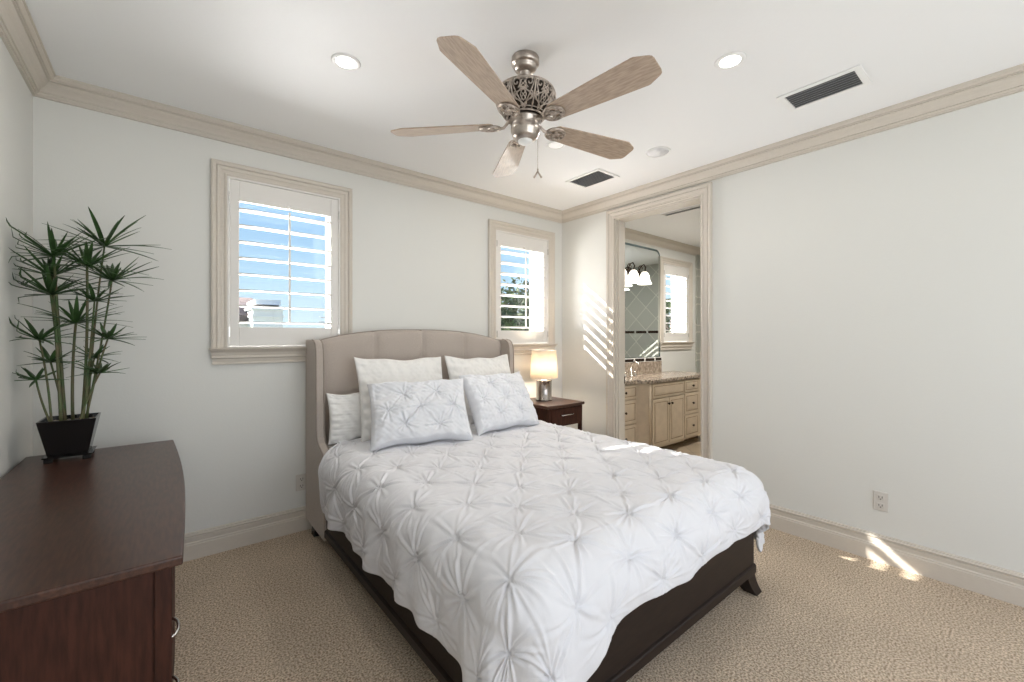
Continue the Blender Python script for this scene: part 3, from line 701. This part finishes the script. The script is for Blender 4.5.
def vent(x0, x1, y0, y1, label, n, g=.032):
    r = thing('air_vent', label, 'vent', ((x0+x1)/2, (y0+y1)/2, H), group='ceiling air vents')
    fr = MB()
    for a in ((x0-g, x0, y0-g, y1+g), (x1, x1+g, y0-g, y1+g), (x0, x1, y0-g, y0), (x0, x1, y1, y1+g)): fr.box(*a, H-.007, H-.0005)
    part(fr, 'frame', M['white'], r, bevel=.002)
    part(B(x0, x1, y0, y1, H-.002, H-.0005), 'backing', M['duct'], r)
    for i in range(n):
        x = x0+(x1-x0)*(i+.5)/n; w_ = (x1-x0)/n*.24
        part(MB().add([(x-w_, y0, H-.010), (x+w_, y0, H-.003), (x+w_, y1, H-.003), (x-w_, y1, H-.010), (x-w_, y0, H-.0115), (x+w_, y0, H-.0045), (x+w_, y1, H-.0045), (x-w_, y1, H-.0115)], [(0, 1, 2, 3), (4, 7, 6, 5), (0, 4, 5, 1), (1, 5, 6, 2), (2, 6, 7, 3), (3, 7, 4, 0)]), 'slat', M['slat'], r)
vent(2.675, 2.850, .572, .880, 'long white framed air vent with grey slats beside the right wall', 7)
vent(2.690, 2.905, 2.21, 2.52, 'square white framed air vent near the corner above the doorway', 10, .028)

# ------------------------------------------------------------ ceiling fan
FX, FY = 1.342, 1.547
fan = thing('ceiling_fan', 'five blade ceiling fan with washed oak blades and antique nickel filigree motor', 'fan', (FX, FY, H))
part(MB().lathe([(.064, 0), (.067, -.005), (.067, -.030), (.060, -.037), (.054, -.038), (.055, -.050), (.046, -.062), (.028, -.068), (.022, -.069), (.025, -.080), (.018, -.092), (.011, -.094)], (FX, FY, H), 40), 'canopy', M['nickel'], fan)
part(MB().lathe([(.011, -.085), (.011, -.150)], (FX, FY, H), 16), 'downrod', M['nickel'], fan)
M['drum'] = mat('dark_motor_drum', (.07, .055, .045), .5, metal=.5)
# motor housing: dark inner drum, ornate open cage over it
def rb(s):   # s 0 top .. 1 bottom : radius, z of the cage
    t = s
    r = .145*cos(max(0, t-.18)/.82*1.02)**.85 if t > .18 else .132+.013*sin(t/.18*pi/2)
    return r, 2.528-.128*t
part(MB().lathe([(.02, 2.545), (.07, 2.543), (.118, 2.535), (.136, 2.528), (.138, 2.520), (.13, 2.516), (.02, 2.516)], (FX, FY, 0), 48), 'motor_cap', M['nickel'], fan)
part(MB().lathe([(rb(i/12)[0]-.016, rb(i/12)[1]) for i in range(13)], (FX, FY, 0), 40), 'motor_drum', M['drum'], fan)
cg = MB()
def surf(th, s): r_, z_ = rb(min(max(s, 0), 1)); return (FX+r_*cos(th), FY+r_*sin(th), z_)
NM = 8
for k in range(NM):
    t0 = 2*pi*k/NM; wv = 2*pi/NM
    for sd in (-1, 1):
        for (cu, cs, R0, turns, dr_) in ((.27, .24, .20, 2.4, 1), (.34, .60, .13, 2.0, -1), (.12, .86, .07, 1.6, 1)):
            cg.tube([surf(t0+sd*wv*(cu+R0*(1-i/22*.8)*.95*cos(dr_*i/22*turns*pi+pi*.6)), cs+R0*(1-i/22*.8)*1.05*sin(dr_*i/22*turns*pi+pi*.6)) for i in range(23)], .0036, 5)
        cg.tube([surf(t0+sd*wv*(.02+.44*sin(u*pi*.5)), .98-.92*u) for u in [i/10 for i in range(11)]], .0034, 5)
        cg.tube([surf(t0+sd*wv*(.20-.20*cos(u*pi*2)), .40+.5*u) for u in [i/12 for i in range(13)]], .0034, 5)
    for q_ in range(4):
        cg.tube([surf(t0+wv*.13*sin(u*pi*2+q_*pi/2), .16+.62*u) for u in [i/12 for i in range(13)]], .0028, 5)
    cg.tube([surf(t0+wv*.5, .05+.92*i/8) for i in range(9)], .0045, 5)
for s_ in (.03, .12, .90, .98):
    cg.tube([surf(2*pi*i/48, s_) for i in range(48)], .0045 if s_ in (.03, .98) else .0028, 6, loop=True)
part(cg, 'filigree_cage', M['nickelD'], fan)
part(MB().lathe([(.066, 2.405), (.076, 2.398), (.078, 2.385), (.066, 2.378), (.067, 2.360), (.070, 2.352), (.069, 2.336), (.062, 2.326), (.062, 2.316), (.055, 2.306), (.040, 2.296), (.034, 2.294)], (FX, FY, 0), 40), 'switch_housing', M['nickel'], fan)
part(MB().lathe([(.036, 2.296), (.034, 2.288), (.022, 2.280), (.004, 2.277)], (FX, FY, 0), 32), 'bottom_cap', M['white'], fan)
ZB = 2.372; PITCH = radians(13)
for k in range(5):
    az = radians(-154.6+72*k); R_ = Matrix.Translation((FX, FY, ZB)) @ Matrix.Rotation(az, 4, 'Z')
    Rp = R_ @ Matrix.Rotation(PITCH, 4, 'X')   # ccw edge lower
    # blade outline in local x (radius), y (width)
    half = [(.152, .028), (.158, .040), (.172, .050), (.25, .056), (.40, .066), (.590, .077), (.600, .076), (.652, .052), (.660, .044), (.664, .030)]
    outl = half+[(x, -y) for x, y in reversed(half)]
    bl = MB(); bl.prism(outl, 'z', -.003, .003)
    bl.v = [tuple(Vector((v[0], v[1], v[2]))) for v in bl.v]
    o = bl.build('blade', M['blade'], fan, bevel=.0015)
    ML = Matrix.Translation((0, 0, ZB-H)) @ Matrix.Rotation(az, 4, 'Z') @ Matrix.Rotation(-PITCH, 4, 'X'); o.matrix_local = ML
    ir = MB()
    ir.tube([(.058, 0, .022), (.085, 0, .012), (.105, .0, -.008), (.130, 0, -.011)], [.009, .007, .007, .009], 8)
    ir.tube([(.172+.050*cos(2*pi*i/28), .040*sin(2*pi*i/28), -.008) for i in range(28)], .0065, 6, loop=True)
    for sd in (-1, 1):
        ir.tube([(.130+.05*u, sd*(.004+.022*sin(u*pi)), -.008) for u in [i/8 for i in range(9)]], .0045, 6)
        ir.tube([(.180+.020*cos(a_), sd*.017+.013*sin(a_), -.008) for a_ in [2*pi*i/14 for i in range(14)]], .0042, 6, loop=True)
    ir.box(.126, .220, -.0045, .0045, -.012, -.005)
    for (sx_, sy_) in ((.142, 0), (.205, .018), (.205, -.018)): ir.lathe([(.006, -.014), (.006, -.006)], (sx_, sy_, 0), 10)
    o2 = ir.build('blade_iron', M['nickelD'], fan); o2.matrix_local = ML
# pull chain
cxp_, cyp_ = FX+.060*cos(radians(-39)), FY+.060*sin(radians(-39))
ch = MB()
for i in range(34): ch.lathe([(.0008, -.0022), (.0022, 0), (.0008, .0022)], (cxp_, cyp_, 2.335-i*.0052), 6)
ch.tube([(cxp_, cyp_, 2.340), (cxp_, cyp_, 2.155)], .0008, 5)
cc = part(ch, 'pull_chain', M['nickel'], fan)
part(MB().tube([(cxp_, cyp_, 2.160), (cxp_, cyp_, 2.145)], .004, 8).tube([(cxp_, cyp_, 2.148), (cxp_+.014, cyp_-.012, 2.118)], [.0035, .005], 8).tube([(cxp_, cyp_, 2.148), (cxp_-.014, cyp_+.012, 2.118)], [.0035, .005], 8), 'chain_pull', M['nickelD'], fan, par=cc)

# ------------------------------------------------------------ bathroom
van = thing('bathroom_vanity', 'cream glazed bathroom vanity cabinet with dark bronze knobs beyond the doorway', 'vanity', (4.6, 2.98, 0))
VF = 2.715
part(B(3.495, 4.09, VF+.10, D-.03, .09, .838), 'body', M['vanity'], van)
part(B(4.19, 4.93, VF, D-.03, .09, .838), 'body', M['vanity'], van)
part(B(4.93, 5.60, VF+.02, D-.03, .09, .838), 'body', M['vanity'], van)
part(B(3.495, 5.58, VF+.16, D-.03, 0, .09), 'toe_kick', M['glaze'], van)
part(MB().prism([(4.09, VF+.10), (4.19, VF), (4.19, D-.03), (4.09, D-.03)], 'z', .09, .838), 'corner_panel', M['vanity'], van, bevel=.003)
part(MB().tube([(4.192, VF-.004, .09), (4.192, VF-.004, .838)], .014, 10), 'corner_bead', M['vanity'], van)
def panel(x0, x1, z0, z1, y, name, knobs=()):
    d_ = part(B(x0, x1, y-.018, y, z0, z1), name, M['vanity'], van, bevel=.003)
    g = .034 if z1-z0 > .18 else .026
    gm = MB()
    for a in ((x0+g, x1-g, z0+g, z0+g+.006), (x0+g, x1-g, z1-g-.006, z1-g), (x0+g, x0+g+.006, z0+g, z1-g), (x1-g-.006, x1-g, z0+g, z1-g)):
        gm.box(a[0], a[1], y-.0195, y-.0175, a[2], a[3])
    part(gm, 'glaze_line', M['glaze'], van, par=d_)
    part(B(x0+g+.02, x1-g-.02, y-.022, y-.018, z0+g+.02, z1-g-.02), 'raised_field', M['vanity'], van, par=d_, bevel=.003)
    for kx, kz in knobs:
        mm = MB(); N_ = 12
        prof = [(.005, 0), (.005, .010), (.014, .016), (.015, .022), (.009, .028), (.002, .029)]
        mm.loft([[(kx+r_*cos(2*pi*i/N_), y-.021-h_, kz+r_*sin(2*pi*i/N_)) for i in range(N_)] for r_, h_ in prof])
        part(mm, 'knob', M['bronze'], van, par=d_)
for x0, x1, y in ((3.62, 4.07, VF+.10), (4.955, 5.30, VF+.02)):
    xm = (x0+x1)/2
    for z0, z1 in ((.675, .825), (.405, .660), (.115, .390)):
        panel(x0, x1, z0, z1, y, 'drawer', ((xm, (z0+z1)/2),))
panel(4.225, 4.905, .665, .825, VF, 'false_drawer_front')
panel(4.225, 4.560, .125, .650, VF, 'cabinet_door', ((4.530, .585),)); panel(4.570, 4.905, .125, .650, VF, 'cabinet_door', ((4.600, .585),))
ct = MB().prism([(3.495, VF+.07), (4.07, VF+.07), (4.17, VF-.03), (4.95, VF-.03), (4.98, VF-.01), (5.62, VF-.01), (5.62, D), (3.495, D)], 'z', .838, .876)
tag(ct.build('countertop', M['granite'], bevel=.004), 'brown speckled granite countertop on the bathroom vanity', 'countertop')
# backsplash: stone mosaic with dark accent tiles
bs = thing('tile_backsplash', 'stone mosaic backsplash with a row of dark accent tiles under the mirror', 'backsplash', (4.4, D, .876))
part(B(3.495, 5.29, D-.014, D-.001, .8765, 1.03), 'mosaic', M['mosaic'], bs)
part(B(3.495, 5.29, D-.012, D-.001, 1.03, 1.085), 'stone_band', M['stucco'], bs)
x = 3.50
while x < 5.25:
    part(B(x, min(x+.20, 5.28), D-.016, D-.012, 1.038, 1.075), 'accent_tile', M['bronze'], bs); x += .235
# mirror
mr = thing('bathroom_mirror', 'large mirror with rounded corners and no frame above the bathroom sink', 'mirror', (4.4, D, 1.09))
mx1 = 5.265; mz1 = 2.545
def rr_poly(x0, x1, z0, z1, r): return [(x0, z0), (x1, z0)]+[(x1-r+r*cos(pi/2*i/8), z1-r+r*sin(pi/2*i/8)) for i in range(9)]+[(x0+r-r*sin(pi/2*i/8), z1-r+r*cos(pi/2*i/8)) for i in range(9)]
part(MB().prism(rr_poly(3.56, mx1, 1.087, mz1, .10), 'y', D-.006, D-.0008), 'bevelled_edge', M['mirE'], mr)
part(MB().prism(rr_poly(3.585, mx1-.028, 1.095, mz1-.028, .085), 'y', D-.0075, D-.0062), 'glass', M['mirror'], mr)
# accent strips on the shower walls (dark tiles)
sa = thing('shower_accent_strip', 'row of dark accent tiles set in the shower wall reflected in the mirror', 'tile strip', (BXE, 2, 1.45))
y = BY+.02
while y < D-.1:
    part(B(BXE-.006, BXE-.0005, y, y+.22, 1.43, 1.475), 'accent_tile', M['bronze'], sa); y += .26
# faucet
fc = thing('sink_faucet', 'polished nickel sink faucet on the granite countertop', 'faucet', (4.42, 3.10, .876))
part(MB().lathe([(.024, 0), (.024, .006), (.013, .012), (.012, .10)], (4.42, 3.12, .876), 16).tube([(4.42, 3.12, .97), (4.42, 3.11, 1.03), (4.42, 3.07, 1.06), (4.42, 3.02, 1.04), (4.42, 3.00, 1.01)], .010, 10), 'spout', M['steel'], fc)
for sx in (-.1, .1):
    part(MB().lathe([(.022, 0), (.022, .006), (.012, .012), (.012, .045), (.016, .05), (.004, .056)], (4.42+sx, 3.13, .876), 14).tube([(4.42+sx-.03, 3.13, .925), (4.42+sx+.03, 3.13, .925)], .005, 8), 'handle', M['steel'], fc)
sd_ = thing('soap_dispenser', 'small glass soap dispenser on the bathroom countertop', 'dispenser', (4.06, 3.05, .876))
part(MB().lathe([(.028, 0), (.030, .01), (.030, .09), (.014, .11)], (4.06, 3.05, .876), 16), 'bottle', M['steel'], sd_)
part(MB().lathe([(.012, .11), (.012, .135), (.004, .137)], (4.06, 3.05, .876), 10).tube([(4.06, 3.05, 1.012), (4.06, 3.05, 1.03), (4.06, 3.01, 1.03)], .004, 8), 'pump', M['steel'], sd_)
# vanity sconce, three bell shades, mounted on the mirror
sc_ = thing('vanity_sconce', 'dark bronze scroll wall light with white bell glass shades over the mirror', 'sconce', (4.35, D, 2.28))
SZ = 2.17
part(B(4.12, 4.78, D-.030, D-.0085, SZ-.035, SZ+.035), 'back_plate', M['bronze'], sc_, bevel=.01, seg=3)
for i in range(3):
    x = 4.21+.235*i
    part(MB().tube([(x, D-.03, SZ), (x, D-.07, SZ+.03), (x, D-.10, SZ+.085), (x, D-.14, SZ+.10), (x, D-.165, SZ+.06), (x, D-.15, SZ+.0)], [.009, .008, .007, .007, .008, .009], 8).tube([(x+.04*cos(a_)-.0, D-.09, SZ+.05+.04*sin(a_)) for a_ in [2*pi*q/16 for q in range(14)]], .006, 6), 'scroll_arm', M['bronze'], sc_)
    shade_ = part(MB().lathe([(.026, .005), (.040, -.010), (.058, -.045), (.066, -.10), (.088, -.150), (.083, -.150), (.061, -.10), (.052, -.045), (.030, -.012)], (x, D-.15, SZ), 24, caps=False), 'glass_shade', M['frost'], sc_)
light('vanity_light', 'AREA', (4.45, D-.2, SZ-.19), 9, (1, .9, .78), shape='RECTANGLE', size=.6, size_y=.12)
l = light('bath_can', 'AREA', (5.2, 2.0, H-.012), 30, (1, .96, .9), shape='DISK', size=.12)
r = thing('recessed_light', 'recessed ceiling light in the bathroom', 'light', (5.2, 2.0, H), group='recessed ceiling lights')
part(MB().lathe([(.062, -.003), (.066, -.007), (.078, -.006), (.083, 0), (.062, 0)], (5.2, 2.0, H), 32), 'trim_ring', M['white'], r)
part(MB().lathe([(.0615, -.002), (.055, -.0045), (.002, -.006)], (5.2, 2.0, H), 32), 'lens', M['lens'], r)
vent(4.22, 4.27, 2.0, 2.55, 'narrow slot air vent in the bathroom ceiling seen through the doorway', 2, .02)
